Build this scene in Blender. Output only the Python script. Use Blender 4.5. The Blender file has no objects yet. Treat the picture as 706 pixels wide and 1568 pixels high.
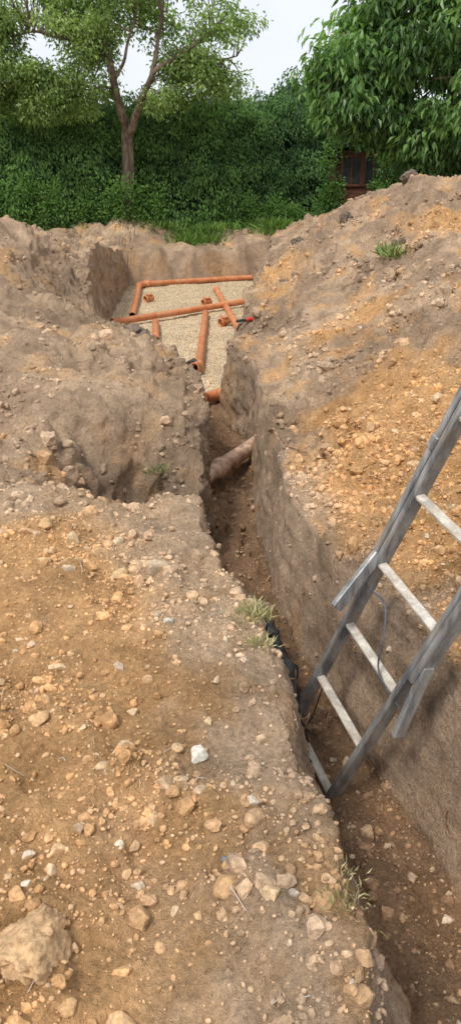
import bpy, bmesh, math
import numpy as np
from mathutils import Vector
rng=np.random.default_rng(7)
scene=bpy.context.scene
# ---------------------------------------------------------------- noise
_perm=rng.permutation(256); _perm=np.concatenate([_perm,_perm,_perm])
_g=rng.normal(size=(256,3)); _g/=np.linalg.norm(_g,axis=1)[:,None]
def perlin(p):
    pi=np.floor(p).astype(np.int64); f=p-pi
    u=f*f*f*(f*(f*6-15)+10); pi=pi&255
    def g(dx,dy,dz):
        h=_perm[(_perm[(_perm[(pi[...,0]+dx)&255]+pi[...,1]+dy)&255]+pi[...,2]+dz)&255]
        d=f-np.array([dx,dy,dz]); return (_g[h]*d).sum(-1)
    ux,uy,uz=u[...,0],u[...,1],u[...,2]
    l=lambda a,b,t:a+(b-a)*t
    return l(l(l(g(0,0,0),g(1,0,0),ux),l(g(0,1,0),g(1,1,0),ux),uy),
             l(l(g(0,0,1),g(1,0,1),ux),l(g(0,1,1),g(1,1,1),ux),uy),uz)*1.6
def fbm(p,scale,oct=3,off=0.0,gain=.5):
    q=p*scale+off; s=0; a=1; 
    for i in range(oct):
        s=s+a*perlin(q); q=q*2.03+17.3; a*=gain
    return s
def sm(a,b,x):
    t=np.clip((x-a)/(b-a),0,1); return t*t*(3-2*t)
def lerp(a,b,t): return a+(b-a)*t
# ---------------------------------------------------------------- mesh helpers
def mk(name,V,F,mat=None,col=None,smooth=True,parent=None):
    V=np.asarray(V,dtype=np.float32).reshape(-1,3); F=np.asarray(F,dtype=np.int32)
    me=bpy.data.meshes.new(name); me.vertices.add(len(V)); me.vertices.foreach_set('co',V.ravel())
    k=F.shape[1]; me.loops.add(F.size); me.loops.foreach_set('vertex_index',F.ravel())
    me.polygons.add(len(F)); me.polygons.foreach_set('loop_start',np.arange(0,F.size,k,dtype=np.int32))
    me.update(calc_edges=True)
    me.polygons.foreach_set('use_smooth',np.full(len(F),smooth))
    if col is not None:
        c=np.ones((len(V),4),dtype=np.float32); c[:,:3]=col
        a=me.color_attributes.new('Col','FLOAT_COLOR','POINT'); a.data.foreach_set('color',c.ravel())
    if mat: me.materials.append(mat)
    o=bpy.data.objects.new(name,me); scene.collection.objects.link(o)
    if parent: o.parent=parent
    return o
def empty(name):
    o=bpy.data.objects.new(name,None); scene.collection.objects.link(o); return o
def tube(path,radii,n=16):
    P=np.array(path,float); m=len(P)
    if np.isscalar(radii): radii=[radii]*m
    T=np.zeros_like(P)
    for i in range(m):
        a=P[max(i-1,0)];b=P[min(i+1,m-1)]; d=b-a
        if np.linalg.norm(d)<1e-7: d=T[i-1] if i else P[-1]-P[0]
        T[i]=d/np.linalg.norm(d)
    T0=(P[-1]-P[0]); T0/=np.linalg.norm(T0)
    ref=np.array([0,0,1.]) if abs(T0[2])<.8 else np.array([1.,0,0])
    V=[];ang=np.linspace(0,2*np.pi,n,endpoint=False)
    for i in range(m):
        t=T[i] if np.dot(T[i],T0)>0.0 else T0
        a=np.cross(t,ref);a/=np.linalg.norm(a);b=np.cross(t,a)
        V.append(P[i]+radii[i]*(np.cos(ang)[:,None]*a+np.sin(ang)[:,None]*b))
    V=np.concatenate(V); F=[]
    for i in range(m-1):
        for j in range(n):
            F.append([i*n+j,i*n+(j+1)%n,(i+1)*n+(j+1)%n,(i+1)*n+j])
    return V,np.array(F)
def join(parts):
    V=[];F=[];o=0
    for v,f in parts:
        V.append(v);F.append(f+o);o+=len(v)
    return np.concatenate(V),np.concatenate(F)
def beam(a,b,wv,w,t,bev=.004):
    a=np.array(a,float);b=np.array(b,float);d=(b-a);L=np.linalg.norm(d);d/=L
    wv=np.array(wv,float);wv-=d*np.dot(wv,d);wv/=np.linalg.norm(wv);tv=np.cross(d,wv)
    hw,ht=w/2,t/2
    prof=[(hw-bev,ht),(hw,ht-bev),(hw,-ht+bev),(hw-bev,-ht),(-hw+bev,-ht),(-hw,-ht+bev),(-hw,ht-bev),(-hw+bev,ht)]
    V=[];
    for s,sc in ((0,.9),(bev/L,1),(1-bev/L,1),(1,.9)):
        for x,y in prof: V.append(a+d*L*s+wv*x*sc+tv*y*sc)
    F=[]
    for i in range(3):
        for j in range(8): F.append([i*8+j,i*8+(j+1)%8,(i+1)*8+(j+1)%8,(i+1)*8+j])
    for o in (0,24): F+= [[o+0,o+1,o+2,o+3],[o+0,o+3,o+4,o+7],[o+4,o+5,o+6,o+7]]
    return np.array(V),np.array(F)
# ---------------------------------------------------------------- materials
def newmat(name):
    m=bpy.data.materials.new(name);m.use_nodes=True;nt=m.node_tree;N=nt.nodes;b=N['Principled BSDF'];return m,nt,N,b
def noise_node(nt,scale,detail=6,rough=.6):
    n=nt.nodes.new('ShaderNodeTexNoise');n.inputs['Scale'].default_value=scale;n.inputs['Detail'].default_value=detail;n.inputs['Roughness'].default_value=rough;return n
def coords(nt):
    t=nt.nodes.new('ShaderNodeNewGeometry');return t.outputs['Position']
def mapr(nt,src,a,b,c,d):
    n=nt.nodes.new('ShaderNodeMapRange');nt.links.new(src,n.inputs[0])
    for i,v in enumerate((a,b,c,d)): n.inputs[i+1].default_value=v
    return n.outputs[0]
def math_(nt,op,a,b):
    n=nt.nodes.new('ShaderNodeMath');n.operation=op
    for i,v in enumerate((a,b)):
        if isinstance(v,(int,float)): n.inputs[i].default_value=v
        else: nt.links.new(v,n.inputs[i])
    return n.outputs[0]
def mulcol(nt,col,fac):
    n=nt.nodes.new('ShaderNodeVectorMath');n.operation='SCALE';nt.links.new(col,n.inputs[0]);nt.links.new(fac,n.inputs['Scale']);return n.outputs[0]
def mixcol(nt,f,a,b):
    n=nt.nodes.new('ShaderNodeMix');n.data_type='RGBA'
    if isinstance(f,(int,float)): n.inputs[0].default_value=f
    else: nt.links.new(f,n.inputs[0])
    for i,v in ((6,a),(7,b)):
        if isinstance(v,tuple): n.inputs[i].default_value=(*v,1)
        else: nt.links.new(v,n.inputs[i])
    return n.outputs[2]
def soil_mat():
    m,nt,N,b=newmat('soil');L=nt.links
    at=N.new('ShaderNodeAttribute');at.attribute_name='Col'
    pos=coords(nt)
    n1=noise_node(nt,9,8,.65);n2=noise_node(nt,70,6,.7);n3=noise_node(nt,320,3,.6)
    for n in (n1,n2,n3): L.new(pos,n.inputs['Vector'])
    f=math_(nt,'MULTIPLY',mapr(nt,n1.outputs[0],.3,.7,.76,1.24),mapr(nt,n2.outputs[0],.3,.7,.66,1.36))
    f=math_(nt,'MULTIPLY',f,mapr(nt,n3.outputs[0],.3,.7,.8,1.2))
    vo=N.new('ShaderNodeTexVoronoi');vo.inputs['Scale'].default_value=95;L.new(pos,vo.inputs['Vector'])
    gr=mapr(nt,vo.outputs['Distance'],.18,.32,1,0)
    sepc=N.new('ShaderNodeSeparateColor');L.new(vo.outputs['Color'],sepc.inputs[0])
    sel=mapr(nt,sepc.outputs[0],.82,.86,0,1); gsel=math_(nt,'MULTIPLY',gr,sel)
    c=mulcol(nt,at.outputs['Color'],f)
    c2=mulcol(nt,at.outputs['Color'],mapr(nt,sepc.outputs[1],0,1,.9,1.5))
    c=mixcol(nt,math_(nt,'MULTIPLY',gsel,.7),c,c2)
    L.new(c,b.inputs['Base Color']);b.inputs['Roughness'].default_value=.96;b.inputs['Specular IOR Level'].default_value=.15
    h=math_(nt,'ADD',math_(nt,'MULTIPLY',n2.outputs[0],1.0),math_(nt,'MULTIPLY',n3.outputs[0],.4))
    h=math_(nt,'ADD',h,math_(nt,'MULTIPLY',gsel,.3)); h=math_(nt,'ADD',h,math_(nt,'MULTIPLY',n1.outputs[0],1.6))
    bp=N.new('ShaderNodeBump');bp.inputs['Strength'].default_value=1.0;bp.inputs['Distance'].default_value=.026
    L.new(h,bp.inputs['Height']);L.new(bp.outputs[0],b.inputs['Normal'])
    return m
def stone_mat(name='stone',rough=.85,dist=.004,sc=110,lo=.65,hi=1.35):
    m,nt,N,b=newmat(name);L=nt.links
    at=N.new('ShaderNodeAttribute');at.attribute_name='Col';pos=coords(nt)
    n1=noise_node(nt,sc,6,.65);n0=noise_node(nt,sc*.3,4,.6)
    L.new(pos,n1.inputs['Vector']);L.new(pos,n0.inputs['Vector'])
    f=math_(nt,'MULTIPLY',mapr(nt,n1.outputs[0],.3,.7,lo,hi),mapr(nt,n0.outputs[0],.3,.7,.75,1.25))
    L.new(mulcol(nt,at.outputs['Color'],f),b.inputs['Base Color']);b.inputs['Roughness'].default_value=rough
    b.inputs['Specular IOR Level'].default_value=.25
    bp=N.new('ShaderNodeBump');bp.inputs['Strength'].default_value=.8;bp.inputs['Distance'].default_value=dist
    L.new(n1.outputs[0],bp.inputs['Height']);L.new(bp.outputs[0],b.inputs['Normal']);return m
def leaf_mat(name,trans=.3,rough=.5):
    m,nt,N,b=newmat(name);L=nt.links
    at=N.new('ShaderNodeAttribute');at.attribute_name='Col'
    L.new(at.outputs['Color'],b.inputs['Base Color']);b.inputs['Roughness'].default_value=rough;b.inputs['Specular IOR Level'].default_value=.35
    t=N.new('ShaderNodeBsdfTranslucent');sc=N.new('ShaderNodeVectorMath');sc.operation='MULTIPLY';L.new(at.outputs['Color'],sc.inputs[0]);sc.inputs[1].default_value=(1.4,1.6,.6)
    L.new(sc.outputs[0],t.inputs['Color'])
    mx=N.new('ShaderNodeMixShader');mx.inputs[0].default_value=trans
    L.new(b.outputs[0],mx.inputs[1]);L.new(t.outputs[0],mx.inputs[2]);L.new(mx.outputs[0],N['Material Output'].inputs[0]);return m
def var_mat(name,c1,c2,scale=20,rough=.6,bump=.002,stretch=None,spec=.4,lo=.42,hi=.6,dust=None,metal=0):
    m,nt,N,b=newmat(name);L=nt.links
    tc=N.new('ShaderNodeTexCoord');mp=N.new('ShaderNodeMapping');L.new(tc.outputs['Object'],mp.inputs[0])
    if stretch: mp.inputs['Scale'].default_value=stretch
    n=noise_node(nt,scale,8,.65);L.new(mp.outputs[0],n.inputs['Vector'])
    c=mixcol(nt,mapr(nt,n.outputs[0],lo,hi,0,1),c1,c2)
    if dust:
        n2=noise_node(nt,scale*1.7,6,.7);L.new(tc.outputs['Object'],n2.inputs['Vector'])
        c=mixcol(nt,mapr(nt,n2.outputs[0],.48,.68,0,.75),c,dust)
    L.new(c,b.inputs['Base Color']);b.inputs['Metallic'].default_value=metal
    b.inputs['Roughness'].default_value=rough;b.inputs['Specular IOR Level'].default_value=spec
    if bump:
        bp=N.new('ShaderNodeBump');bp.inputs['Distance'].default_value=bump;L.new(n.outputs[0],bp.inputs['Height']);L.new(bp.outputs[0],b.inputs['Normal'])
    return m
SOIL=soil_mat();STONE=stone_mat();CLOD=stone_mat('soil_clod',.97,.014,60,.6,1.4)
# ---------------------------------------------------------------- terrain
LX=[-30,.5,.8,1.0,1.21,1.36,1.575,1.77,2.05,2.35,2.8,3.1,3.6,5.3,5.8,7.0,7.8,8.2,8.5,9.0,10.5,12,16,300]
LV=[.26,.26,.25,.255,.23,.187,.136,.12,.09,.017,-.09,-.14,-.17,-.17,-.27,-.6,-.95,-1.25,-1.5,-1.68,-1.93,-2.12,-2.27,-2.27]
FX=[-30,.5,.8,1.38,1.84,2.5,3.0,3.68,5.5,6.5,7.0,7.8,8.2,8.5,9.0,10.5,12,16,300]
FV=[.7,.7,.62,.45,.40,.22,.08,-.07,-.17,-.26,-.35,-.75,-1.05,-1.28,-1.46,-1.74,-1.93,-2.08,-2.08]
GX=[-30,.5,1.64,2.21,3.0,3.68,4.85,5.9,6.5,7.1,7.5,7.9,8.6,9.5,11,14,17,300]
GV=[1.1,1.1,.74,.556,.34,.2,.15,.15,.05,-.1,-.12,-.05,.08,.2,.35,.8,1.2,1.2]
HX=[-30,.5,1.64,2.21,3.0,3.68,4.85,5.9,6.5,7.1,7.5,7.9,8.6,9.5,11,14,17,300]
HV=[1.3,1.3,.93,.72,.48,.34,.27,.25,.14,-.02,-.04,.05,.16,.28,.45,.98,1.4,1.4]
LP=np.array([(.2,-2,.3),(.2,1,.3),(.15,1.6,.3),(.03,2.3,.29),(-.1,2.7,.28),(-.18,3.1,.24),(-1,1,.3),(-1,2.5,.33),(-2,1,.35),(-2,3,.36),(-.6,3.1,.27),(-2,-2,.3),
 (-.2,4.1,.0),(-.2,4.7,.10),(-.25,5.3,.22),(-.35,5.9,.24),(-.65,7,.13),(-1.0,7.8,.08),(-1.3,8.2,.10),(-1.7,8.9,.27),(-2.0,10.5,.50),(-2.3,9.2,.75),(-.6,4.7,.35),(-1.1,4.5,.36),(-.8,5.5,.42),(-1.7,4.2,.38),(-1.2,6.5,.40),(-2,6.6,.6),(-2.8,9.5,1.12),(-1.7,7.6,.42),
 (-2.25,11.7,.66),(-2.35,13.8,.40),(-2.3,16,.1),(-4,9,1.16),(-4,12,.95),(-3.2,14,.5),(-4,6,.8),(-3,4,.5),(-3,7.5,.9),(-6,8,.7),(-9,8,.1),(-9,0,.1),(-9,14,.05),(-4,17,.15),(-2,17.5,.1),(0,18,0),(-6,19,0),(0,20,0),(2,20,0),(-12,20,0),(-20,20,0),(-20,0,0),(0,60,0),(-60,60,0),(60,60,0),(0,-30,0),(-60,-30,0)])
RP=np.array([(1.1,-2,.1),(1.1,1,.05),(.93,1.6,.08),(.76,2.1,.12),(.5,3.1,.06),(.38,3.7,.06),(.3,4.6,.1),(.27,5.8,.12),(0,7.2,.10),(.06,7.9,.18),(.2,8.6,.31),(.32,9.5,.42),(.5,11,.55),(1.0,14,.6),(1.4,17,.15),
 (1.35,1.8,.3),(.98,2.6,.33),(.75,3.6,.27),(.7,4.6,.27),(.7,6,.4),(.4,7.6,.22),(1.34,4.1,.45),(1.7,3,.55),(2.2,1.5,.6),(1.5,6,.78),(1.1,8,.75),(2.3,9.5,1.5),(1.85,10,1.42),(2.9,8.5,1.42),(2.5,6.5,1.12),(3.5,6,1.25),(3,4,.85),
 (1.1,11.8,.9),(1.5,14.3,.88),(3.5,12,1.3),(4,9,1.42),(6,6,1),(6,10,1),(3,16,.45),(2,17.8,.1),(9,8,.2),(9,0,.2),(9,15,.05),(1,19,0),(0,19,0),(6,20,0),(-6,19,0),(20,20,0),(20,0,0),(0,60,0),(-60,60,0),(60,60,0),(0,-30,0),(60,-30,0)])
def rbf(CP,c=.25):
    A=np.sqrt(((CP[:,None,:2]-CP[None,:,:2])**2).sum(-1)+c*c)
    n=len(CP);M=np.zeros((n+1,n+1));M[:n,:n]=-A;M[n,:n]=1;M[:n,n]=1
    w=np.linalg.solve(M,np.append(CP[:,2],0))
    def f(x,y):
        s=np.full(x.shape,w[n])
        for i in range(n): s=s-w[i]*np.sqrt((x-CP[i,0])**2+(y-CP[i,1])**2+c*c)
        return s
    return f
fL=rbf(LP);fR=rbf(RP)
ys=[-30,-15,-8,-4,-2,-1,-.3,.1,.3];y=.45
while y<23: ys.append(y);y+=.005+.0043*y
while y<400: ys.append(y);y*=1.15
ys=np.array(ys)
k=np.linspace(0,1,290);so=.7*(np.exp(k*np.log(1+14/.7))-1)
so=np.concatenate([so,[20,30,50,90,160,300]])
kk=np.linspace(0,1,46)
def row(y):
    p3=np.array([[y*1.7,3.1,.5],[y*4.1,8.1,.5],[y*1.7,13.1,.5],[y*4.1,21.1,.5]])
    nz=perlin(p3);a=np.clip(y,0,1)
    xl=np.interp(y,LX,LV)+a*(.035*nz[0]+.016*nz[1]);fl=np.interp(y,FX,FV)+.012*nz[1]*a
    fr=np.interp(y,GX,GV)+.008*nz[3]*a;xr=np.interp(y,HX,HV)+a*(.025*nz[2]+.008*nz[3])
    fl=max(fl,xl+.03);xr=max(xr,fr+.05)
    return xl,fl,fr,xr
X=[];BND=[]
for yy in ys:
    xl,fl,fr,xr=row(yy);BND.append((xl,fl,fr,xr))
    X.append(np.concatenate([(xl-so)[::-1],xl+(fl-xl)*kk[1:],fl+(fr-fl)*kk[1:],fr+(xr-fr)*kk[1:],xr+so[1:]]))
X=np.array(X);Y=np.repeat(ys[:,None],X.shape[1],1);BND=np.array(BND)
xl,fl,fr,xr=[BND[:,i][:,None] for i in range(4)]
xm=(fl+fr)/2
P0=np.stack([X,Y,np.zeros_like(X)],-1)
zl=fL(X,Y);zr=fR(X,Y)
wmid=sm(-.1,.1,X-xm) ; far=sm(16.3,17.2,Y); wmid=lerp(wmid,sm(-2,2,X-xm),far)
Zo=lerp(zl,zr,wmid)
def gau(x,y,rx,ry): return np.exp(-((X-x)/rx)**2-((Y-y)/ry)**2)
Zo+= .5*gau(-2.0,17.9,.75,.55)+.42*gau(.7,18.2,1.0,.5)+.2*gau(-.5,18.0,.5,.4)+.3*gau(-3.4,17.6,1.2,.8)
Zo-= .48*gau(-.34,3.72,.30,.32)+.22*gau(-.72,3.62,.28,.2)
Zo+= .05*gau(-.35,3.1,.4,.12)
moundy=sm(3.3,4.5,Y)
amp=np.where(Y>18.5,.25,1.)*sm(400,22,Y)
rimq=1-.7*np.exp(-((X+1.4)/.9)**2-((Y-8.2)/1.2)**2)
Zo+=amp*(.09*moundy*rimq+.025)*fbm(P0,1.1,3,4.2)
Zo+=amp*.035*fbm(P0,3.4,3,9.2)
Zf=np.interp(Y,[-30,1.3,2.6,4.5,6,7.5,300],[-.5,-.5,-.55,-.6,-.62,-.66,-.66])+.03*fbm(P0,4,3,31)
yb=17.0+.35*X+.12*fbm(P0,1.5,2,61)
tL=np.clip((X-xl)/(fl-xl),0,1);tR=np.clip((xr-X)/(xr-fr),0,1);tB=np.clip((yb-Y)/.3,0,1)
t=np.minimum(np.minimum(tL,tR),tB)
sh=lerp(t,sm(0,1,t),.7)
Z=lerp(Zo,Zf,sh)
wall=sm(0,.12,t)*sm(1,.85,t)
V=np.stack([X,Y,Z],-1)
def normals(V):
    du=np.gradient(V,axis=1);dv=np.gradient(V,axis=0);n=np.cross(du,dv);n/=np.linalg.norm(n,axis=-1)[...,None]+1e-12;return n
Nn=normals(V)
near=sm(30,5,Y)
fg=sm(3.4,2.8,Y)*(X<xm)
rough=sm(-.3,.45,fbm(V,.9,2,33))
wr=wall*(X>xm)*sm(6.5,5.5,Y)          # clean-cut right face of the near trench
a1=lerp(.075,.030,fg)*(1-.55*wall)*lerp(.55,1.25,rough)*lerp(1,.6,1-rimq)*(1-.5*wr);a2=lerp(.038,.019,fg)*lerp(.6,1.3,rough)*(1-.7*wr)
b1=1-2*np.abs(perlin(V*6.0+3.3)); b2=1-2*np.abs(perlin(V*15.0+7.3));b3=1-2*np.abs(perlin(V*33.0+1.3))
D=amp*(a1*fbm(V,2.6,4,1.5,.55)-a2*.7*b1+a2*.5*fbm(V,14,3,2.5,.6)+.005*fbm(V,60,2,5.,.6)*near)
D+=-amp*(.014*b2+.006*b3)*lerp(1,.7,fg)*np.where(t>=.99,.6,1)*(1-.75*wall)
sc=perlin(np.stack([V[...,0]*2,V[...,1]*3+V[...,2]*2,V[...,2]*4],-1))
D+=wall*(.024*sc+.020*fbm(V,6,3,77))*(1-.6*wr)
D+=wr*.008*perlin(np.stack([V[...,0]*1.,V[...,1]*1.6,V[...,2]*22],-1))
pitfloor=(t>.98)*sm(7.4,8,Y); D*=1-.6*pitfloor
V=V+Nn*D[...,None]
Nn=normals(V);Nn[Nn[...,2]<-.3]*=-1
GREY=np.array([.42,.295,.20]);TAN=np.array([.58,.415,.28]);ORA=np.array([.66,.375,.165]);DK=np.array([.235,.163,.113]);RED=np.array([.31,.185,.105]);GRN=np.array([.07,.12,.03]);WAL=np.array([.46,.33,.235])
def mixc(c,d,w): return c+(d-c)*w[...,None]
n1=fbm(V,1.3,4,11);n2=fbm(V,2.6,4,51);n3=fbm(V,6,3,91)
C=np.broadcast_to(GREY,V.shape).copy()
C=mixc(C,TAN,sm(-.3,.5,n1)*.75)
C=mixc(C,DK,sm(.1,.6,n2+.25*n3)*.6*moundy)
C=mixc(C,ORA,sm(.2,.65,-n2+.2*n3)*.6)
of=sm(3.2,2.6,Y+.35*n1)*sm(.12,.5,xl-X+.22*n2)*(X<xm)
C=mixc(C,TAN*1.0,sm(3.4,3.0,Y)*(X<xm)*.75)
C=mixc(C,ORA,of*.85)
C=mixc(C,ORA*.62,fg*sm(.0,.6,n2+.4*n3)*.6)
orr=np.exp(-((X-1.05)/.62)**2-((Y-3.7)/1.4)**2)+.8*gau(2.2,7.8,.5,.8)+.6*gau(.55,9.0,.35,1.2)+.5*gau(1.0,6.2,.5,.5)
C=mixc(C,ORA*1.03,sm(.25,.6,orr+.25*n2)*(X>xm)*.9)
C=mixc(C,WAL,wall*.85)
C=mixc(C,DK,wall*sm(.05,.6,n2)*.5)
C=mixc(C,ORA*.9,wall*sm(.2,.6,-n1)*.4)
C=mixc(C,DK*.85,wall*(X<xm)*(Y<8)*(Y>2)*.5)  # shade on the left trench face, painted into its soil colour
C=mixc(C,DK*.9,sm(.0,.5,gau(-.33,4.1,.45,.5)+.2*n3)*.55)  # shadow of the left-bank hollow painted in as darker soil colour
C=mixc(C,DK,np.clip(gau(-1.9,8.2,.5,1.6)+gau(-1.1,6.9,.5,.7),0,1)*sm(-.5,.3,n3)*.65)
C=mixc(C,RED,sm(.85,1,t)*.85)
C=mixc(C,TAN,gau(-.9,5.0,.7,.6)*.5)
C*= (1+.18*n3+.12*n1)[...,None]
C=mixc(C,GRN,sm(18.3,18.9,Y+.3*n1))
C=np.clip(C,.01,.8)
R_,C_=X.shape
idx=np.arange(R_*C_).reshape(R_,C_)
F=np.stack([idx[:-1,:-1],idx[:-1,1:],idx[1:,1:],idx[1:,:-1]],-1).reshape(-1,4)
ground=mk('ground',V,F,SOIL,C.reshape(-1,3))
e1=V[1:,:-1]-V[:-1,:-1];e2=V[:-1,1:]-V[:-1,:-1];AREA=np.linalg.norm(np.cross(e1,e2),axis=-1)
VX,VY,Tt,OF=X[:-1,:-1],Y[:-1,:-1],t[:-1,:-1],(of+sm(.25,.6,orr)*(X>xm))[:-1,:-1]
vis=(np.abs(VX)<.36*VY+.45)&(VY>.5)&(VY<19)
LEFT=(X<xm)[:-1,:-1]
def sample(n,w):
    w=(w*AREA*vis).ravel();c=np.cumsum(w);c/=c[-1]
    i=np.searchsorted(c,rng.random(n));r,cc=np.unravel_index(i,AREA.shape)
    a=rng.random((n,1));b=rng.random((n,1))
    p=V[r,cc]+a*(V[r+1,cc]-V[r,cc])+b*(V[r,cc+1]-V[r,cc])
    return p,Nn[r,cc],C[r,cc]
Vf=V.reshape(-1,3)
def surf(x,y):
    m=np.argmin((Vf[:,0]-x)**2+(Vf[:,1]-y)**2);return Vf[m].copy()
# ---------------------------------------------------------------- stones
def ico(sub):
    bm=bmesh.new();bmesh.ops.create_icosphere(bm,subdivisions=sub,radius=1);v=np.array([q.co[:] for q in bm.verts]);f=np.array([[q.index for q in p.verts] for p in bm.faces]);bm.free();return v,f
def templates(sub,n,rough,cuts=5,cmin=.55):
    v,f=ico(sub);T=[]
    for i in range(n):
        s=1+rough*fbm(v,1.1,2,i*7.7)+rough*.4*fbm(v,3,2,i*3.1)
        w=v*s[:,None]
        for q in range(cuts):
            d=rng.normal(size=3);d/=np.linalg.norm(d);h=rng.uniform(cmin,.85);pr=w@d
            w=w-np.where(pr>h,(pr-h)*.9,0)[:,None]*d
        if rough>.28: w=w*(1+.10*fbm(w,5,2,i*9.1))[:,None]
        T.append(w)
    return T,f
def scatter(name,pos,nor,size,cols,sub,rough,mat,flat=(.5,.85),sink=.3,nt=14,cuts=5,cmin=.55,smooth=True):
    T,f=templates(sub,nt,rough,cuts,cmin);n=len(pos);nv=len(T[0])
    which=rng.integers(0,nt,n)
    q=rng.normal(size=(n,4));q/=np.linalg.norm(q,axis=1)[:,None]
    w,x,y_,z=q.T
    R=np.stack([np.stack([1-2*(y_*y_+z*z),2*(x*y_-z*w),2*(x*z+y_*w)],-1),np.stack([2*(x*y_+z*w),1-2*(x*x+z*z),2*(y_*z-x*w)],-1),np.stack([2*(x*z-y_*w),2*(y_*z+x*w),1-2*(x*x+y_*y_)],-1)],1)
    S=np.stack([np.ones(n),rng.uniform(.55,.95,n),rng.uniform(*flat,n)],-1)
    TT=np.array(T)[which]*S[:,None,:]
    sp=rng.uniform(0,6.283,n);c,s=np.cos(sp),np.sin(sp)
    TT=np.stack([TT[...,0]*c[:,None]-TT[...,1]*s[:,None],TT[...,0]*s[:,None]+TT[...,1]*c[:,None],TT[...,2]],-1)
    tl=rng.random(n)<.4
    TT[tl]=np.einsum('nij,nkj->nki',R[tl],TT[tl])
    P=TT*size[:,None,None]+(pos+nor*(size*(.5-sink))[:,None])[:,None,:]
    Fs=f[None]+ (np.arange(n)*nv)[:,None,None]
    return mk(name,P.reshape(-1,3),Fs.reshape(-1,3),mat,np.repeat(cols,nv,0),smooth)
def stonecols(n,base):
    pal=np.array([[.56,.42,.27],[.62,.48,.33],[.54,.34,.18],[.60,.51,.39],[.38,.33,.28],[.66,.59,.50],[.56,.35,.18],[.20,.19,.18]])
    p=np.array([.24,.2,.17,.12,.08,.04,.14,.03]);i=rng.choice(len(pal),n,p=p/p.sum());c=pal[i]*rng.uniform(.7,1.1,(n,1))
    return lerp(c,base,rng.uniform(.1,.85,(n,1)))
fgw=sm(3.6,2.6,VY)*LEFT
clu=sm(-.2,.5,fbm(V,2.3,3,300))[:-1,:-1]
n_=2300;p,no,b=sample(n_,(fgw*(.15+1.6*OF)+.5*(Tt>.95)*(VY<6)+(1.6*OF*(~LEFT)))*(.3+clu)*(1-.8*(Tt>.05)*(Tt<.9))+.02)
scatter('pebbles',p,no,np.clip(rng.lognormal(math.log(.0102),.52,n_),.005,.040),stonecols(n_,b),3,.2,STONE,(.45,.8),.5,20,7,.45)
n_=22000;p,no,b=sample(n_,(fgw*(.35+1.5*OF)+.4*(Tt>.95)*(VY<6)+1.8*OF*(~LEFT)+.06)*sm(9,3,VY)*(.3+clu)*(1-.8*(Tt>.05)*(Tt<.9)))
scatter('grit',p,no,np.clip(rng.lognormal(math.log(.0038),.45,n_),.0018,.010),lerp(stonecols(n_,b),b*1.05,.45),1,.2,STONE,(.5,.9),.4)
cl2=sm(.0,.6,fbm(V,1.7,3,200))[:-1,:-1]
n_=11000;p,no,b=sample(n_,(VY>2.8)*(Tt<.9)*(.14+cl2*1.6)*(1+.8*(~LEFT))*(1-.94*(Tt>.05))/(1+.02*VY**2)*1.)
scatter('soil_clods',p,no,np.clip(rng.lognormal(math.log(.012),.62,n_),.004,.08),b*rng.uniform(.65,1.15,(n_,1)),2,.36,CLOD,(.6,.95),.45,20,3,.6,False)
n_=8000;p,no,b=sample(n_,fgw*.6*(Tt<.2)*(.15+clu)+.25*(Tt>.9)*(VY<7.4)+.5*(~LEFT)*(VY<4)*(Tt<.05))
scatter('soil_crumbs',p,no,np.clip(rng.lognormal(math.log(.0065),.6,n_),.003,.030),b*rng.uniform(.75,1.15,(n_,1)),2,.36,CLOD,(.6,.95),.4,20,3,.6,False)
big=[(-.085,1.475,.033,(.52,.49,.43)),(-.17,1.06,.026,(.42,.26,.15)),(.075,1.02,.024,(.46,.33,.2)),(-.12,1.36,.02,(.45,.34,.22)),(-.15,1.33,.028,(.42,.29,.18)),(-.07,1.33,.026,(.47,.35,.23)),
 (-.33,1.8,.026,(.46,.36,.26)),(-.27,1.62,.02,(.45,.33,.2)),(-.4,2.35,.04,(.43,.3,.17)),(-.32,2.42,.035,(.45,.33,.2)),(-.5,2.5,.045,(.43,.28,.15)),(-.57,2.3,.03,(.46,.36,.25)),(-.7,2.45,.05,(.43,.3,.17)),(-.62,2.6,.045,(.45,.33,.2)),(-.75,2.7,.04,(.43,.28,.15)),(-.45,2.62,.035,(.47,.37,.25)),
 (-.26,2.37,.055,(.42,.33,.23)),(-.2,2.0,.022,(.42,.38,.32)),(-.33,1.6,.015,(.12,.12,.12)),(0,1.16,.017,(.16,.17,.18)),(-.06,1.58,.018,(.45,.33,.2)),(-.04,1.74,.02,(.45,.33,.22)),
 (-.23,2.04,.02,(.4,.32,.22)),(.05,1.28,.018,(.46,.4,.33)),(-.33,1.2,.02,(.42,.3,.2)),(-.18,1.25,.02,(.45,.3,.18)),(.62,1.75,.03,(.42,.3,.2)),(.7,1.6,.025,(.45,.36,.25)),(.55,1.6,.022,(.4,.26,.15)),(.5,1.95,.03,(.38,.26,.16)),(.47,2.3,.03,(.4,.3,.2)),
 (.9,3.4,.045,(.45,.3,.17)),(1.0,3.7,.04,(.47,.33,.19)),(1.1,3.1,.035,(.47,.34,.21)),(.8,4.0,.04,(.42,.27,.15)),(1.2,4.2,.05,(.47,.34,.21)),(.95,2.9,.035,(.47,.38,.26))]
pp=np.array([surf(a,b_) for a,b_,_,_ in big]);
scatter('stones',pp,np.tile([0,0,1.],(len(big),1)),np.array([q[2] for q in big]),np.array([q[3] for q in big])*1.15,4,.22,STONE,(.55,.75),.5,24,8,.45)
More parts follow.
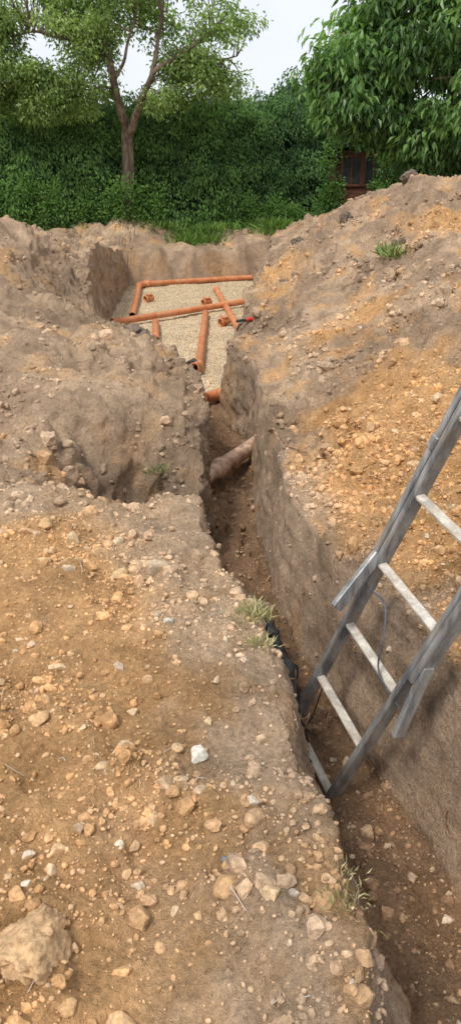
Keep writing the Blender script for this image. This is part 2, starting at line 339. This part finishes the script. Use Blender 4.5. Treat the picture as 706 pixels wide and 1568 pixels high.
bl=[(-.375,.93,.080,(.55,.36,.20)),(.85,9.8,.11,(.15,.115,.09)),(1.35,9.3,.10,(.15,.115,.09)),(.62,8.6,.08,(.15,.115,.09)),(-1.0,7.5,.12,(.19,.14,.11)),(-.85,7.3,.09,(.19,.14,.11)),(2.1,9.6,.10,(.16,.125,.1)),(2.6,7.4,.08,(.18,.14,.1)),(1.7,7.9,.08,(.17,.13,.1))]
for i,(a,b_,s,c) in enumerate(bl):
    q=surf(a,b_)
    scatter('boulder' if i==0 else 'soil_clod',q[None],np.array([[0,0,1.]]),np.array([s]),np.array([c]),5,.40,CLOD,(.8,.9),.25,nt=1+i%3,cuts=4,cmin=.6)
# ---------------------------------------------------------------- gravel bed
gy=np.linspace(7.55,17.6,260);gk=np.linspace(0,1,120)
GXX=np.array([lerp(np.interp(q,FX,FV)-.1,np.interp(q,GX,GV)+.12,gk) for q in gy]);GYY=np.repeat(gy[:,None],120,1)
GYY=np.minimum(GYY,17.05+.35*GXX)
gp=np.stack([GXX,GYY,0*GXX],-1);GZ=-.605+.02*fbm(gp,1.5,3,5)+.012*fbm(gp,8,3,8)
GZ-= .1*sm(8.2,7.55,GYY)
GV3=np.stack([GXX,GYY,GZ],-1)
m,nt_,N,b=newmat('pea_gravel');L=nt_.links;pos=coords(nt_)
vo=N.new('ShaderNodeTexVoronoi');vo.inputs['Scale'].default_value=42;L.new(pos,vo.inputs['Vector'])
se=N.new('ShaderNodeSeparateColor');L.new(vo.outputs['Color'],se.inputs[0])
cr=N.new('ShaderNodeValToRGB');L.new(se.outputs[0],cr.inputs[0])
E=cr.color_ramp.elements;E[0].color=(.48,.33,.18,1);E[1].color=(.82,.70,.50,1)
for q,c in ((.3,(.69,.51,.30,1)),(.6,(.77,.59,.38,1)),(.8,(.58,.45,.31,1))): e=E.new(q);e.color=c
gn=noise_node(nt_,1.6,4,.6);L.new(pos,gn.inputs['Vector'])
gc0=mulcol(nt_,cr.outputs[0],mapr(nt_,vo.outputs['Distance'],.2,.75,1.1,.5))
L.new(mulcol(nt_,gc0,mapr(nt_,gn.outputs[0],.35,.65,.84,1.08)),b.inputs['Base Color']);b.inputs['Roughness'].default_value=.85
bp=N.new('ShaderNodeBump');bp.inputs['Distance'].default_value=.012;bp.invert=True;L.new(vo.outputs['Distance'],bp.inputs['Height']);L.new(bp.outputs[0],b.inputs['Normal'])
gi=np.arange(260*120).reshape(260,120);GF=np.stack([gi[:-1,:-1],gi[:-1,1:],gi[1:,1:],gi[1:,:-1]],-1).reshape(-1,4)
mk('gravel_bed',GV3,GF,m)
n_=8000;r=rng.integers(0,259,n_);c_=rng.integers(0,119,n_);pg=GV3[r,c_]+rng.normal(0,.02,(n_,3))*[1,1,0]
pal=np.array([[.66,.52,.34],[.76,.64,.46],[.5,.37,.23],[.73,.65,.53],[.45,.38,.30]])
scatter('loose_gravel',pg,np.tile([0,0,1.],(n_,1)),rng.uniform(.007,.014,n_),pal[rng.integers(0,5,n_)]*rng.uniform(.8,1.1,(n_,1)),1,.1,STONE)
# ---------------------------------------------------------------- pipes
PIPE=var_mat('terracotta_pvc',(.50,.16,.06),(.60,.23,.10),6,.5,.0006,dust=(.55,.36,.21))
DARK=var_mat('black_rubber',(.012,.012,.012),(.03,.03,.03),20,.5,.0005)
def pipe(pts,r=.055,sock0=True,sock1=False):
    pts=[np.array(p,float) for p in pts];path=[];rad=[]
    a=pts[0];d=(pts[1]-pts[0]);d/=np.linalg.norm(d)
    e=pts[-1];d2=(pts[-1]-pts[-2]);d2/=np.linalg.norm(d2)
    ri=r*.93
    if sock0:
        for s,q in ((.10,ri),(.003,ri*1.15),(0,r*1.12),(.004,r*1.22),(.03,r*1.24),(.032,r*1.17),(.11,r*1.17),(.13,r)): path.append(a+d*s);rad.append(q)
    else:
        for s,q in ((.15,ri),(.001,ri),(0,r*.98),(.002,r)): path.append(a+d*s);rad.append(q)
    for p in pts[1:-1]: path.append(p);rad.append(r)
    if sock1:
        for s,q in ((.13,r),(.11,r*1.17),(.032,r*1.17),(.03,r*1.24),(.004,r*1.22),(0,r*1.12),(.003,ri*1.15),(.10,ri)): path.append(e-d2*s);rad.append(q)
    else:
        for s,q in ((.002,r),(0,r*.98),(.001,ri),(.15,ri)): path.append(e-d2*s);rad.append(q)
    return tube(path,rad,24)
def bend(a,b,c,n=8):
    a,b,c=map(np.array,(a,b,c));return [tuple((1-s)**2*a+2*s*(1-s)*b+s*s*c) for s in np.linspace(0,1,n)]
zp=-.545
pipes=[
 [(-1.78,15.92,zp),(-.2,16.65,zp),(.9,17.1,zp)],
 [(-1.86,15.6,zp),(-1.72,14,zp),(-1.6,12.3,zp)],
 [(-1.82,11.55,zp+.03),(-.8,12.5,zp+.03),(.35,13.62,zp+.03)],
 [(-.385,8.85,zp),(-.395,10.5,zp),(-.41,12.55,zp)],
 [(-.28,15.15,zp),(-.05,12.9,zp),(.13,11.1,zp)],
 [(-1.04,10.4,zp),(-1.1,11,zp),(-1.17,11.75,zp)]]
for i,pt in enumerate(pipes): 
    v,f=pipe(pt,.052,i!=5,i in(0,2)); mk('drain_pipe',v,f,PIPE)
v,f=pipe(bend((-1.86,15.58,zp),(-1.88,15.85,zp),(-1.70,15.96,zp),9),.06,True,True);mk('drain_pipe_elbow',v,f,PIPE)
v,f=pipe(bend((-.32,7.55,zp-.03),(-.27,7.72,zp-.03),(-.05,7.85,zp-.05),9),.058,True,True);mk('drain_pipe_elbow',v,f,PIPE)
v,f=pipe(bend((-.395,8.95,zp),(-.385,8.7,zp+.01),(-.44,8.62,zp+.04),9),.06,True,True);mk('drain_pipe_elbow',v,f,PIPE)
for a in ((-1.50,14.0),(-.43,13.6),(-.10,11.75)):
    v,f=pipe([(a[0]-.06,a[1]-.05,-.55),(a[0]+.07,a[1]+.06,-.53)],.055,True,False)
    v2,f2=tube([(a[0],a[1],-.56),(a[0],a[1],-.48),(a[0],a[1],-.475),(a[0],a[1],-.46),(a[0],a[1],-.46),(a[0],a[1],-.5)],[.052,.052,.062,.062,.05,.048],20)
    mk('pipe_junction',*join([(v,f),(v2,f2)]),PIPE)
v,f=tube([(-.56,8.95,-.55),(-.5,8.86,-.5),(-.44,8.9,-.47),(-.38,8.84,-.5)],[.02,.035,.03,.02],10);mk('rubber_seal',v,f,DARK)
CLAY=var_mat('old_clay_pipe',(.34,.21,.145),(.66,.46,.34),14,.85,.004)
A=np.array([-.40,4.86,-.50]);B=np.array([.30,6.10,-.48]);dd=B-A
path=[];rad=[]
for s,q in ((0,.062),(.3,.062),(.40,.063),(.42,.074),(.45,.078),(.48,.077),(.485,.064),(.8,.063),(1,.064)): path.append(A+dd*s);rad.append(q)
v,f=tube(path,rad,28);v=v+ (.004*fbm(v,22,3,3))[:,None]*np.array([0,0,1]);mk('clay_pipe',v,f,CLAY)
hp=[(.10,3.3,-.53),(.15,3.1,-.42),(.18,2.96,-.32),(.225,2.84,-.39),(.21,2.70,-.32),(.25,2.57,-.28),(.26,2.44,-.38),(.29,2.25,-.5)]
hh=[];hr=[]
hp=np.array(hp)
for s in np.linspace(0,len(hp)-1,60):
    i=min(int(s),len(hp)-2);hh.append(lerp(hp[i],hp[i+1],s-i));hr.append(.028+.006*math.sin(s*9)+.008*rng.random())
v,f=tube(hh,hr,14);v=v+.014*np.stack([perlin(v*25+i*9) for i in range(3)],-1);mk('black_plastic_duct',v,f,DARK)
# ---------------------------------------------------------------- ladder
RAIL=var_mat('worn_grey_rail',(.13,.135,.145),(.40,.40,.40),7,.4,.0015,(3,3,.6),.5,.40,.66,dust=(.30,.25,.20),metal=.25)
RUNG=var_mat('worn_rung',(.34,.31,.27),(.60,.56,.50),9,.6,.0012,(2,2,6),.3,.4,.6,dust=(.36,.28,.20))
METAL=var_mat('galvanised_steel',(.25,.25,.26),(.4,.4,.4),30,.45,.0004)
lad=empty('ladder')
Pk=np.array([.271,2.485,-.497]);Qk=np.array([.391,2.122,-.55]);Dk=np.array([.35,-.241,1.163])/4
Rv=(Qk-Pk);Rv/=np.linalg.norm(Rv);Nv=np.cross(Dk,Rv);Nv/=np.linalg.norm(Nv)
def LR(n,a,b,w,t_,wv,mat):
    v,f=beam(a,b,wv,w,t_);return mk(n,v,f,mat,smooth=False,parent=lad)
LR('lower_rail_left',Pk-Dk*.3,Pk+Dk*5.2,.056,.024,Nv,RAIL);LR('lower_rail_right',Qk-Dk*.3,Qk+Dk*5.2,.056,.024,Nv,RAIL)
for i in range(6):
    LR('rung_%d'%(i+1),Pk+Dk*i+Rv*.008,Qk+Dk*i-Rv*.008,.034,.017,Nv+Dk*1.2,RUNG)
off=.028
LR('upper_rail_left',Pk+Dk*2.95-Rv*off,Pk+Dk*8.5-Rv*off,.060,.026,Nv,RAIL);LR('upper_rail_right',Qk+Dk*2.35+Rv*off,Qk+Dk*8.5+Rv*off,.060,.026,Nv,RAIL)
for i in (6,7,8): LR('rung_%d'%(i+1),Pk+Dk*i-Rv*.01,Qk+Dk*i+Rv*.01,.034,.017,Nv+Dk*1.2,RUNG)
LR('splayed_foot_left',Pk+Dk*3.15-Rv*(off+.004)+Nv*.003,np.array([.372,2.23,.235]),.045,.024,Nv,RAIL)
LR('splayed_foot_right',Qk+Dk*2.6+Rv*(off+.004)+Nv*.003,Qk+Dk*1.62+Rv*.085+Nv*.003,.045,.024,Nv,RAIL)
for (q,k_) in ((Pk-Rv*(off+.0),4.55),(Qk+Rv*(off+.0),4.4)):
    LR('rail_bracket',q+Dk*k_,q+Dk*(k_+.16),.070,.034,Nv,RAIL)
def cpath(pts,n=40):
    pts=np.array(pts,float);out=[];m=len(pts)
    for s in np.linspace(0,m-1.001,n):
        i=int(s);f_=s-i;p0=pts[max(i-1,0)];p1=pts[i];p2=pts[i+1];p3=pts[min(i+2,m-1)]
        out.append(.5*((2*p1)+(-p0+p2)*f_+(2*p0-5*p1+4*p2-p3)*f_**2+(-p0+3*p1-3*p2+p3)*f_**3))
    return out
v,f=tube(cpath([Pk+Dk*2.6-Rv*.06,Pk+Dk*2.75+Rv*.08-Nv*.04,Pk+Dk*2.8+Rv*.17-Nv*.05,Pk+Dk*2.5+Rv*.24-Nv*.05,Pk+Dk*2.1+Rv*.29-Nv*.04,Qk+Dk*1.9+Rv*.03]),.0035,8)
mk('tie_rope',v,f,var_mat('blue_grey_cord',(.05,.06,.075),(.12,.13,.15),30,.5,0),parent=lad)
v,f=tube(cpath([Pk+Dk*.9+Rv*.05,Pk+Dk*.4+Rv*.08,Pk+Dk*.0+Rv*.06,Pk-Dk*.3+Rv*.1]),.003,8);mk('hanging_cord',v,f,DARK,parent=lad)
# ---------------------------------------------------------------- angle grinder on right bank
TOOLR=var_mat('red_tool_plastic',(.5,.02,.02),(.6,.04,.03),20,.4,0)
gr=empty('angle_grinder');g0=surf(.20,7.95);g0=g0+np.array([0,0,.03])
def gp_(n,pts,r,mat): v,f=tube([g0+.55*np.array(p) for p in pts],[.62*q for q in r],16);mk(n,v,f,mat,parent=gr)
gp_('body',[(-.10,-.03,0),(-.099,-.03,0),(-.02,0,.01),(.1,.04,.02),(.16,.06,.02),(.161,.06,.02)],[.001,.028,.03,.036,.03,.001],TOOLR)
gp_('grip',[(-.26,-.09,-.01),(-.259,-.09,-.01),(-.18,-.06,0),(-.09,-.028,0)],[.001,.026,.022,.029],DARK)
gp_('gear_head',[(.15,.055,.02),(.17,.062,.02),(.22,.08,.01),(.221,.08,.01)],[.03,.034,.028,.001],METAL)
gp_('disc_guard',[(.19,.07,-.045),(.19,.07,-.04),(.19,.07,-.02),(.19,.07,-.015)],[.001,.06,.06,.001],DARK)
gp_('side_handle',[(.17,.06,.02),(.14,.14,.04),(.12,.2,.05),(.12,.201,.05)],[.012,.018,.017,.001],DARK)
# ---------------------------------------------------------------- leaves
def unit(a): return a/(np.linalg.norm(a,axis=-1,keepdims=True)+1e-9)
def leaves(pos,axis,nor,ln,wd,col,fold=.25,droop=.2):
    n=len(pos);axis=unit(axis);s=unit(np.cross(axis,nor));nn=np.cross(s,axis)
    ln=np.asarray(ln).reshape(-1,1)*np.ones((n,1));wd=np.asarray(wd).reshape(-1,1)*np.ones((n,1))
    b=pos;tip=pos+axis*ln-nn*ln*droop;m=pos+axis*ln*.42
    l=m+s*wd*.5+nn*wd*fold;r=m-s*wd*.5+nn*wd*fold
    Vv=np.stack([b,l,tip,r],1).reshape(-1,3)
    o=(np.arange(n)*4)[:,None]
    Ff=np.concatenate([o+[0,2,1],o+[0,3,2]],1).reshape(-1,3)
    return Vv,Ff,np.repeat(col,4,0)
LEAF=leaf_mat('hedge_leaf',.22,.55);LEAF2=leaf_mat('tree_leaf',.4,.5);LEAF3=leaf_mat('broad_leaf',.3,.4);GRASS=leaf_mat('grass_blade',.3,.6)
BARK=var_mat('bark',(.10,.075,.055),(.26,.20,.155),10,.9,.02,(1,1,.35))
hx=np.array([-14,-6,-3,0,1.0,1.6,2.2,3,6,14.]);hy=np.array([18.7,18.9,19.1,19.8,20.3,20.4,20.6,20.8,20.9,21.])
ht=np.array([2.9,2.95,3.02,3.14,3.2,3.6,3.4,3.1,3.1,3.1])
def hedge_pt(x,h,extra=0):
    yb_=np.interp(x,hx,hy);H=np.interp(x,hx,ht)
    H=H+.1*perlin(np.stack([x*.9,x*0+2,x*0],-1))+.12*perlin(np.stack([x*3,x*0+5,x*0],-1))
    p=np.stack([x,h*2,x*0],-1)
    bul=.45*perlin(p*.55+4)+.26*perlin(p*1.7+9)
    y_=yb_-.9*(1-h)-bul-extra+.5*np.clip((h-.93)/.07,0,1)**2
    return np.stack([x,y_,h*H],-1)
hg=empty('hedge')
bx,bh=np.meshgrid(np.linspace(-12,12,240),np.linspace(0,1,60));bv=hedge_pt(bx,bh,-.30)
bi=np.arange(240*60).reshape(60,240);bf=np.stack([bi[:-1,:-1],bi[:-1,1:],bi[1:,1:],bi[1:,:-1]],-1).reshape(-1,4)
mk('shade_backing',bv,bf,var_mat('shade_backing_dark',(.005,.011,.004),(.014,.028,.010),9,.9,.05),parent=hg)  # near-black sheet added behind the sprays, painted shade for the hedge's depth
nc=1750;cx=rng.uniform(-8,5.5,nc);ch=rng.uniform(.0,1.03,nc)**.9;cp=hedge_pt(cx,ch);cp[:,1]-=rng.uniform(-.08,.40,nc)
per=58;n_=nc*per
sa=rng.uniform(-1,1,n_);sb=rng.random(n_);cs_=np.repeat(rng.uniform(.18,.45,nc),per)
C0=np.repeat(cp,per,0);tilt=np.repeat(rng.uniform(-.6,.6,nc),per)
dx=sa*(.2+.8*np.sin(sb*2.6))*cs_*.75+tilt*sb*cs_
lp=C0+np.stack([dx,-(.32*np.sin(sb*2.2)*(1-.6*sa**2))*cs_/.3,(.45-sb*1.3)*cs_],-1)+rng.normal(0,.014,(n_,3))
ax=np.stack([sa*.7+tilt,-.5+.0*sa,-.75-.3*sb],-1)+rng.normal(0,.3,(n_,3))
nr=np.stack([sa*.4,-.7+0*sa,.9-.5*sb],-1)+rng.normal(0,.3,(n_,3))
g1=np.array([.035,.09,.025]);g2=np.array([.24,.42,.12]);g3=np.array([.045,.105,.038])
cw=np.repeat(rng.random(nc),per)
hc=lerp(g1,g2,(np.clip(cw*.65+.6*(np.sin(sb*2.6))-.42+rng.normal(0,.15,n_),0,1))[:,None])  # lit outer tips and shaded inner leaves put into the leaf colour
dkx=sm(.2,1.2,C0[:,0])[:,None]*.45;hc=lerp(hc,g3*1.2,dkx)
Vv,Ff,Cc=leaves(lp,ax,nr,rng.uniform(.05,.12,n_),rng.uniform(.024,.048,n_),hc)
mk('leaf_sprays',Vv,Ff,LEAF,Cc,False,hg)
def tree(name,limbs,mat_leaf,centres,per,rad,ln,wd,cA,cB,hang,branch_r=.012):
    root=empty(name);parts=[];allp=[]
    for pts,r0,r1 in limbs:
        c=np.array(cpath(pts,26));c[1:]+=.05*np.stack([perlin(c[1:]*2.3+i*5) for i in range(3)],-1)
        parts.append(tube(c,list(np.linspace(r0,r1,26)),12));allp.append(c)
    A_=np.concatenate([a[6:] for a in allp])
    for c in centres:
        d=np.linalg.norm(A_-c,axis=1)+ .6*np.maximum(A_[:,2]-c[2]+.1,0);i=np.argmin(d);a=A_[i];mid=(a+c)/2+rng.normal(0,.12,3)+[0,0,.12]
        cc=cpath([a,mid,c],8);parts.append(tube(cc,list(np.linspace(branch_r*1.6,branch_r*.35,8)),6))
    mk('trunk_and_limbs',*join(parts),BARK,parent=root)
    n=len(centres)*per;C0=np.repeat(centres,per,0);o=rng.normal(0,1,(n,3));o=unit(o)*(rng.random((n,1))**.5)*rad*np.repeat(rng.uniform(.6,1.25,(len(centres),1)),per,0)*[1.15,1.15,.75]
    pos=C0+o;ax=unit(o)*.7+rng.normal(0,.5,(n,3))+[0,0,-hang];nr=rng.normal(0,.5,(n,3))+[0,-.25,1]
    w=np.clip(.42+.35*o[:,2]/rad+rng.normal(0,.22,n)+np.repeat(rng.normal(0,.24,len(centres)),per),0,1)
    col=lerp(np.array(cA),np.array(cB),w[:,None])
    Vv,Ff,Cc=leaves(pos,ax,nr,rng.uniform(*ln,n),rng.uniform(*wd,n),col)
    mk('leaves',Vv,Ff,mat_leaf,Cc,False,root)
def blobs(ells,n,thr=-1,sc=.8,surfb=.35):
    out=[]
    while len(out)<n:
        e=ells[rng.choice(len(ells),p=np.array([q[6] for q in ells])/sum(q[6] for q in ells))]
        d=rng.normal(size=3);d/=np.linalg.norm(d);r=rng.random()**surfb
        p=np.array(e[:3])+d*r*np.array(e[3:6])
        if perlin((p*sc+3.7)[None])[0]>thr: out.append(p)
    return np.array(out)
limbs=[([(-2.36,18.1,-.1),(-2.30,18,.7),(-2.27,18,1.4),(-2.24,18,2.0),(-2.22,18,2.4)],.15,.12),
 ([(-2.22,18,2.3),(-2.30,17.6,2.8),(-2.36,17.4,3.25),(-2.48,17.4,3.8),(-2.6,17.6,4.5),(-2.7,17.7,5.6)],.10,.045),
 ([(-2.24,18,2.2),(-2.02,17.6,2.55),(-1.84,17.4,2.85),(-1.58,17.3,3.35),(-1.0,17.3,3.7),(-.3,17.4,4.1)],.095,.025),
 ([(-1.62,17.3,3.25),(-1.45,17.3,3.9),(-1.3,17.4,4.6),(-1.2,17.6,5.4)],.05,.02),
 ([(-2.42,17.4,3.55),(-3.0,17.4,3.9),(-3.8,17.5,4.1),(-4.6,17.5,4.0)],.05,.014),
 ([(-2.36,17.5,3.2),(-2.1,17.3,3.7),(-1.9,17.2,4.4)],.04,.018),
 ([(-2.3,17.8,2.9),(-3.0,17.8,3.2),(-3.7,17.8,3.3)],.035,.014),
 ([(-1.2,17.4,3.62),(-.6,17.4,3.6),(.1,17.5,3.7)],.03,.012)]
ells=[(-3.9,17.7,3.8,1.5,1.2,1.0,1.4),(-2.4,17.6,4.9,1.9,1.5,1.0,1.4),(-.8,17.6,4.2,1.2,1.0,.95,1.0),(-4.6,17.7,4.9,1.4,1.3,1.1,1.1),(-.45,17.6,3.4,.9,.7,.45,.45),(-3.5,17.6,3.0,1.1,.7,.45,.5),(-4.6,17.5,3.1,.9,.7,.5,.5),(-1.4,17.5,2.95,.5,.4,.25,.1)]
cen=blobs(ells,450,-.12)
tree('deciduous_tree',limbs,LEAF2,cen,110,.34,(.06,.11),(.03,.055),(.13,.21,.06),(.42,.54,.23),.5)
limbs=[([(4.1,14.6,-.1),(4.0,14.5,1.2),(3.8,14.3,2.4),(3.6,14.2,3.6),(3.6,14,5)],.14,.05),
 ([(3.9,14.4,1.8),(3.2,14.1,2.4),(2.5,13.8,2.7),(1.7,13.6,2.7)],.07,.02),([(3.85,14.3,2.2),(4.6,14,3),(5.4,13.6,3.6)],.07,.02),([(3.6,14.2,3.4),(2.9,13.8,4.2),(2.4,13.6,4.9)],.06,.02)]
ells=[(4.3,14,3.6,2.3,1.7,2.2,3.0),(2.6,13.8,3.4,1.1,.9,.9,1.2),(1.85,13.6,2.95,.65,.5,.5,.5),(2.2,13.6,2.5,.75,.6,.3,.45),(3.4,13.6,2.1,.8,.7,.5,.7),(2.9,13.8,4.5,1.2,.9,.9,1.1),(4.4,13.2,1.9,1.1,.9,.6,.9)]
cen=blobs(ells,440,-.3,.9,.3)
tree('cherry_tree',limbs,LEAF3,cen,75,.34,(.11,.21),(.042,.072),(.045,.105,.03),(.23,.39,.12),1.0)
cen=np.array([(rng.uniform(-2.2,2.8),rng.uniform(18.3,19.3),0) for _ in range(130)]);cen[:,2]=rng.uniform(.1,1,130)*(.45+.55*np.exp(-((cen[:,0]-.5)/1.3)**2))
c2=np.array([(rng.uniform(-7,-1.6),rng.uniform(17.5,18.3),0) for _ in range(170)]);c2[:,2]=rng.uniform(.1,1.3,170)
def bush(name,cen,per,rad,cA,cB,ln,wd):
    n=len(cen)*per;C0=np.repeat(cen,per,0);o=unit(rng.normal(size=(n,3)))*(rng.random((n,1))**.6)*rad
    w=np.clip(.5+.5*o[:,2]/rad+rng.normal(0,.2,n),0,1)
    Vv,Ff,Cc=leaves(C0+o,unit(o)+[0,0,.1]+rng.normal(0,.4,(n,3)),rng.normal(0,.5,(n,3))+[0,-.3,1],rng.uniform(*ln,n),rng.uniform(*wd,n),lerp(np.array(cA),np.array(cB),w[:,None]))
    return mk(name,Vv,Ff,LEAF2,Cc,False)
bush('nettle_weeds',cen,100,.24,(.06,.13,.03),(.24,.40,.12),(.05,.09),(.025,.045))
bush('ivy_shrub',c2,80,.30,(.035,.085,.025),(.20,.35,.09),(.05,.1),(.03,.05))
def grass(name,centres,per,rad,h,cA=(.10,.16,.04),cB=(.30,.33,.14),wk=1.):
    n=len(centres)*per;C0=np.repeat(centres,per,0);o=rng.normal(0,rad,(n,3))*[1,1,0.05]
    ax=np.stack([o[:,0]/rad*.35,o[:,1]/rad*.35,np.ones(n)],-1)+rng.normal(0,.3,(n,3));nr=rng.normal(size=(n,3))
    Vv,Ff,Cc=leaves(C0+o,ax,nr,rng.uniform(h*.5,h*1.2,n),rng.uniform(.004,.007,n)*max(1,h*6)*wk,lerp(np.array(cA),np.array(cB),rng.random((n,1))),.1,.35)
    return mk(name,Vv,Ff,GRASS,Cc,False)
for (a,b_,r,h,n) in ((1.66,7.6,.09,.14,160),(-.44,4.15,.035,.05,50),(.07,2.10,.03,.05,160),(.09,1.95,.02,.035,80),(.225,1.10,.02,.025,60),(.235,1.02,.02,.028,60),(2.5,7.2,.08,.10,40)):
    dry=(b_<3)
    grass('grass_tuft',surf(a,b_)[None],n,r,h,*(((.32,.29,.15),(.62,.56,.37)) if dry else ((.14,.21,.06),(.36,.43,.17))),wk=.26 if dry else .7)
gc=[surf(rng.uniform(-6,4),rng.uniform(18.35,19.2)) for _ in range(220)]+[surf(rng.normal(-.7,.35),rng.uniform(17.5,18.4)) for _ in range(40)]+[surf(rng.normal(1.15,.3),rng.uniform(17.8,18.6)) for _ in range(40)]
grass('grass',np.array(gc),60,.13,.22,(.10,.19,.04),(.28,.42,.11))
ROOT=var_mat('root',(.20,.10,.055),(.40,.25,.15),30,.8,.001)
parts=[]
p,no,_=sample(90,(Tt>.03)*(Tt<.8)*(VY<9.)*(VY>1.3)*1.)
for a,b_ in zip(p,no):
    L_=rng.uniform(.06,.26);d=unit(rng.normal(0,.6,3)+np.array([0,-.5,-.5]));d-=b_*np.dot(d,b_)*.9
    parts.append(tube(cpath([a-b_*.02,a+b_*.02+d*L_*.3,a+b_*.03+d*L_*.7+rng.normal(0,.02,3),a+b_*.005+d*L_],12),list(np.linspace(.0035,.001,12)*rng.uniform(.6,1.2)),6))
rp=[surf(*q)+np.array([-.012,0,.012]) for q in ((.27,4.75),(.29,4.55),(.33,4.35),(.40,4.2),(.47,4.15))]
parts.append(tube(cpath(rp,24),list(np.linspace(.009,.004,24)),8))
mk('tree_roots',*join(parts),ROOT)
parts=[];p,no,_=sample(90,fgw+.1*(VY<8))
for a,b_ in zip(p,no):
    d=rng.normal(size=3);d-=b_*np.dot(d,b_);d=unit(d)*rng.uniform(.02,.07);parts.append(tube(cpath([a+b_*.003,a+d*.5+b_*.008+rng.normal(0,.004,3),a+d+b_*.004],6),.0009,5))
mk('dry_twigs',*join(parts),RUNG)
# ---------------------------------------------------------------- shed
WOOD=var_mat('red_brown_timber',(.085,.032,.02),(.15,.06,.035),8,.75,.003,(1,1,8))
GLASS=var_mat('dark_window_glass',(.03,.035,.04),(.06,.065,.07),3,.15,0)
FELT=var_mat('roof_felt',(.05,.05,.05),(.09,.09,.085),20,.9,.002)
shed=empty('garden_shed')
def box(n,x0,x1,y0,y1,z0,z1,mat):
    v,f=beam(((x0+x1)/2,y0,(z0+z1)/2),((x0+x1)/2,y1,(z0+z1)/2),(1,0,0),x1-x0,z1-z0,.005);return mk(n,v,f,mat,smooth=False,parent=shed)
for i in range(15): box('wall_board_%d'%i,2.4,4.5,18.6+.004*(i%2),18.63+.004*(i%2),.05+i*.13,.05+i*.13+.125,WOOD)
box('side_wall',2.4,2.44,18.64,20.3,0,2.05,WOOD);box('side_wall_right',4.46,4.5,18.64,20.3,0,2.05,WOOD)
for i,(x0,x1) in enumerate(((2.55,2.95),(3.05,3.45))):
    box('window_glass_%d'%i,x0,x1,18.575,18.59,1.3,1.85,GLASS)
    box('frame_l%d'%i,x0-.05,x0,18.55,18.598,1.25,1.90,WOOD);box('frame_r%d'%i,x1,x1+.05,18.55,18.598,1.25,1.90,WOOD)
    box('frame_t%d'%i,x0,x1,18.552,18.598,1.85,1.90,WOOD);box('frame_b%d'%i,x0,x1,18.552,18.598,1.25,1.30,WOOD);box('bar%d'%i,(x0+x1)/2-.015,(x0+x1)/2+.015,18.56,18.574,1.3,1.85,WOOD)
v,f=beam((2.3,19.4,2.05),(3.45,19.4,2.3),(0,1,0),2.0,.04);mk('roof_left',v,f,FELT,smooth=False,parent=shed)
v,f=beam((3.46,19.4,2.3),(4.65,19.4,2.05),(0,1,0),2.0,.04);mk('roof_right',v,f,FELT,smooth=False,parent=shed)
c3=[(rng.uniform(2.1,2.45),rng.uniform(18.2,18.5),rng.uniform(.5,2.2)) for _ in range(16)]+[(rng.uniform(2.2,4.4),rng.uniform(18.1,18.5),rng.uniform(2.1,2.8)) for _ in range(44)]+[(rng.uniform(3.25,4.4),rng.uniform(17.9,18.3),rng.uniform(.5,1.9)) for _ in range(42)]
bush('climbing_ivy',np.array(c3),90,.26,(.035,.085,.027),(.16,.29,.075),(.06,.11),(.035,.06))
# ---------------------------------------------------------------- light
w=bpy.data.worlds.new('World');scene.world=w;w.use_nodes=True;nt=w.node_tree;N=nt.nodes;L=nt.links
bg=N['Background'];sky=N.new('ShaderNodeTexSky');sky.sky_type='NISHITA';sky.sun_disc=False
EL=math.radians(55);AZ=math.radians(215)
sky.sun_elevation=EL;sky.sun_rotation=AZ
tc=N.new('ShaderNodeTexCoord');cn=noise_node(nt,2.2,5,.55);L.new(tc.outputs['Generated'],cn.inputs['Vector'])
cl=mixcol(nt,mapr(nt,cn.outputs[0],.35,.65,0,1),(8.0,8.5,9.1),(9.8,10.0,10.2))
mx=N.new('ShaderNodeMix');mx.data_type='RGBA';mx.inputs[0].default_value=.96;L.new(sky.outputs[0],mx.inputs[6]);L.new(cl,mx.inputs[7])
L.new(mx.outputs[2],bg.inputs['Color']);bg.inputs['Strength'].default_value=.112
sd=bpy.data.lights.new('sun','SUN');sd.energy=3.1;sd.angle=math.radians(13);sd.color=(1,.95,.87)
so_=bpy.data.objects.new('sun',sd);scene.collection.objects.link(so_)
dirv=Vector((math.sin(AZ)*math.cos(EL),math.cos(AZ)*math.cos(EL),math.sin(EL)))
so_.rotation_euler=(-dirv).to_track_quat('-Z','Y').to_euler()
cd=bpy.data.cameras.new('camera');cd.sensor_fit='VERTICAL';cd.sensor_height=24;cd.lens=17.33;cd.clip_end=2000;cd.clip_start=.02
co=bpy.data.objects.new('camera',cd);scene.collection.objects.link(co);co.location=(0,0,1.65);co.rotation_euler=(math.radians(65),0,0)
scene.camera=co
scene.view_settings.view_transform='Standard';scene.view_settings.look='None';scene.view_settings.exposure=0
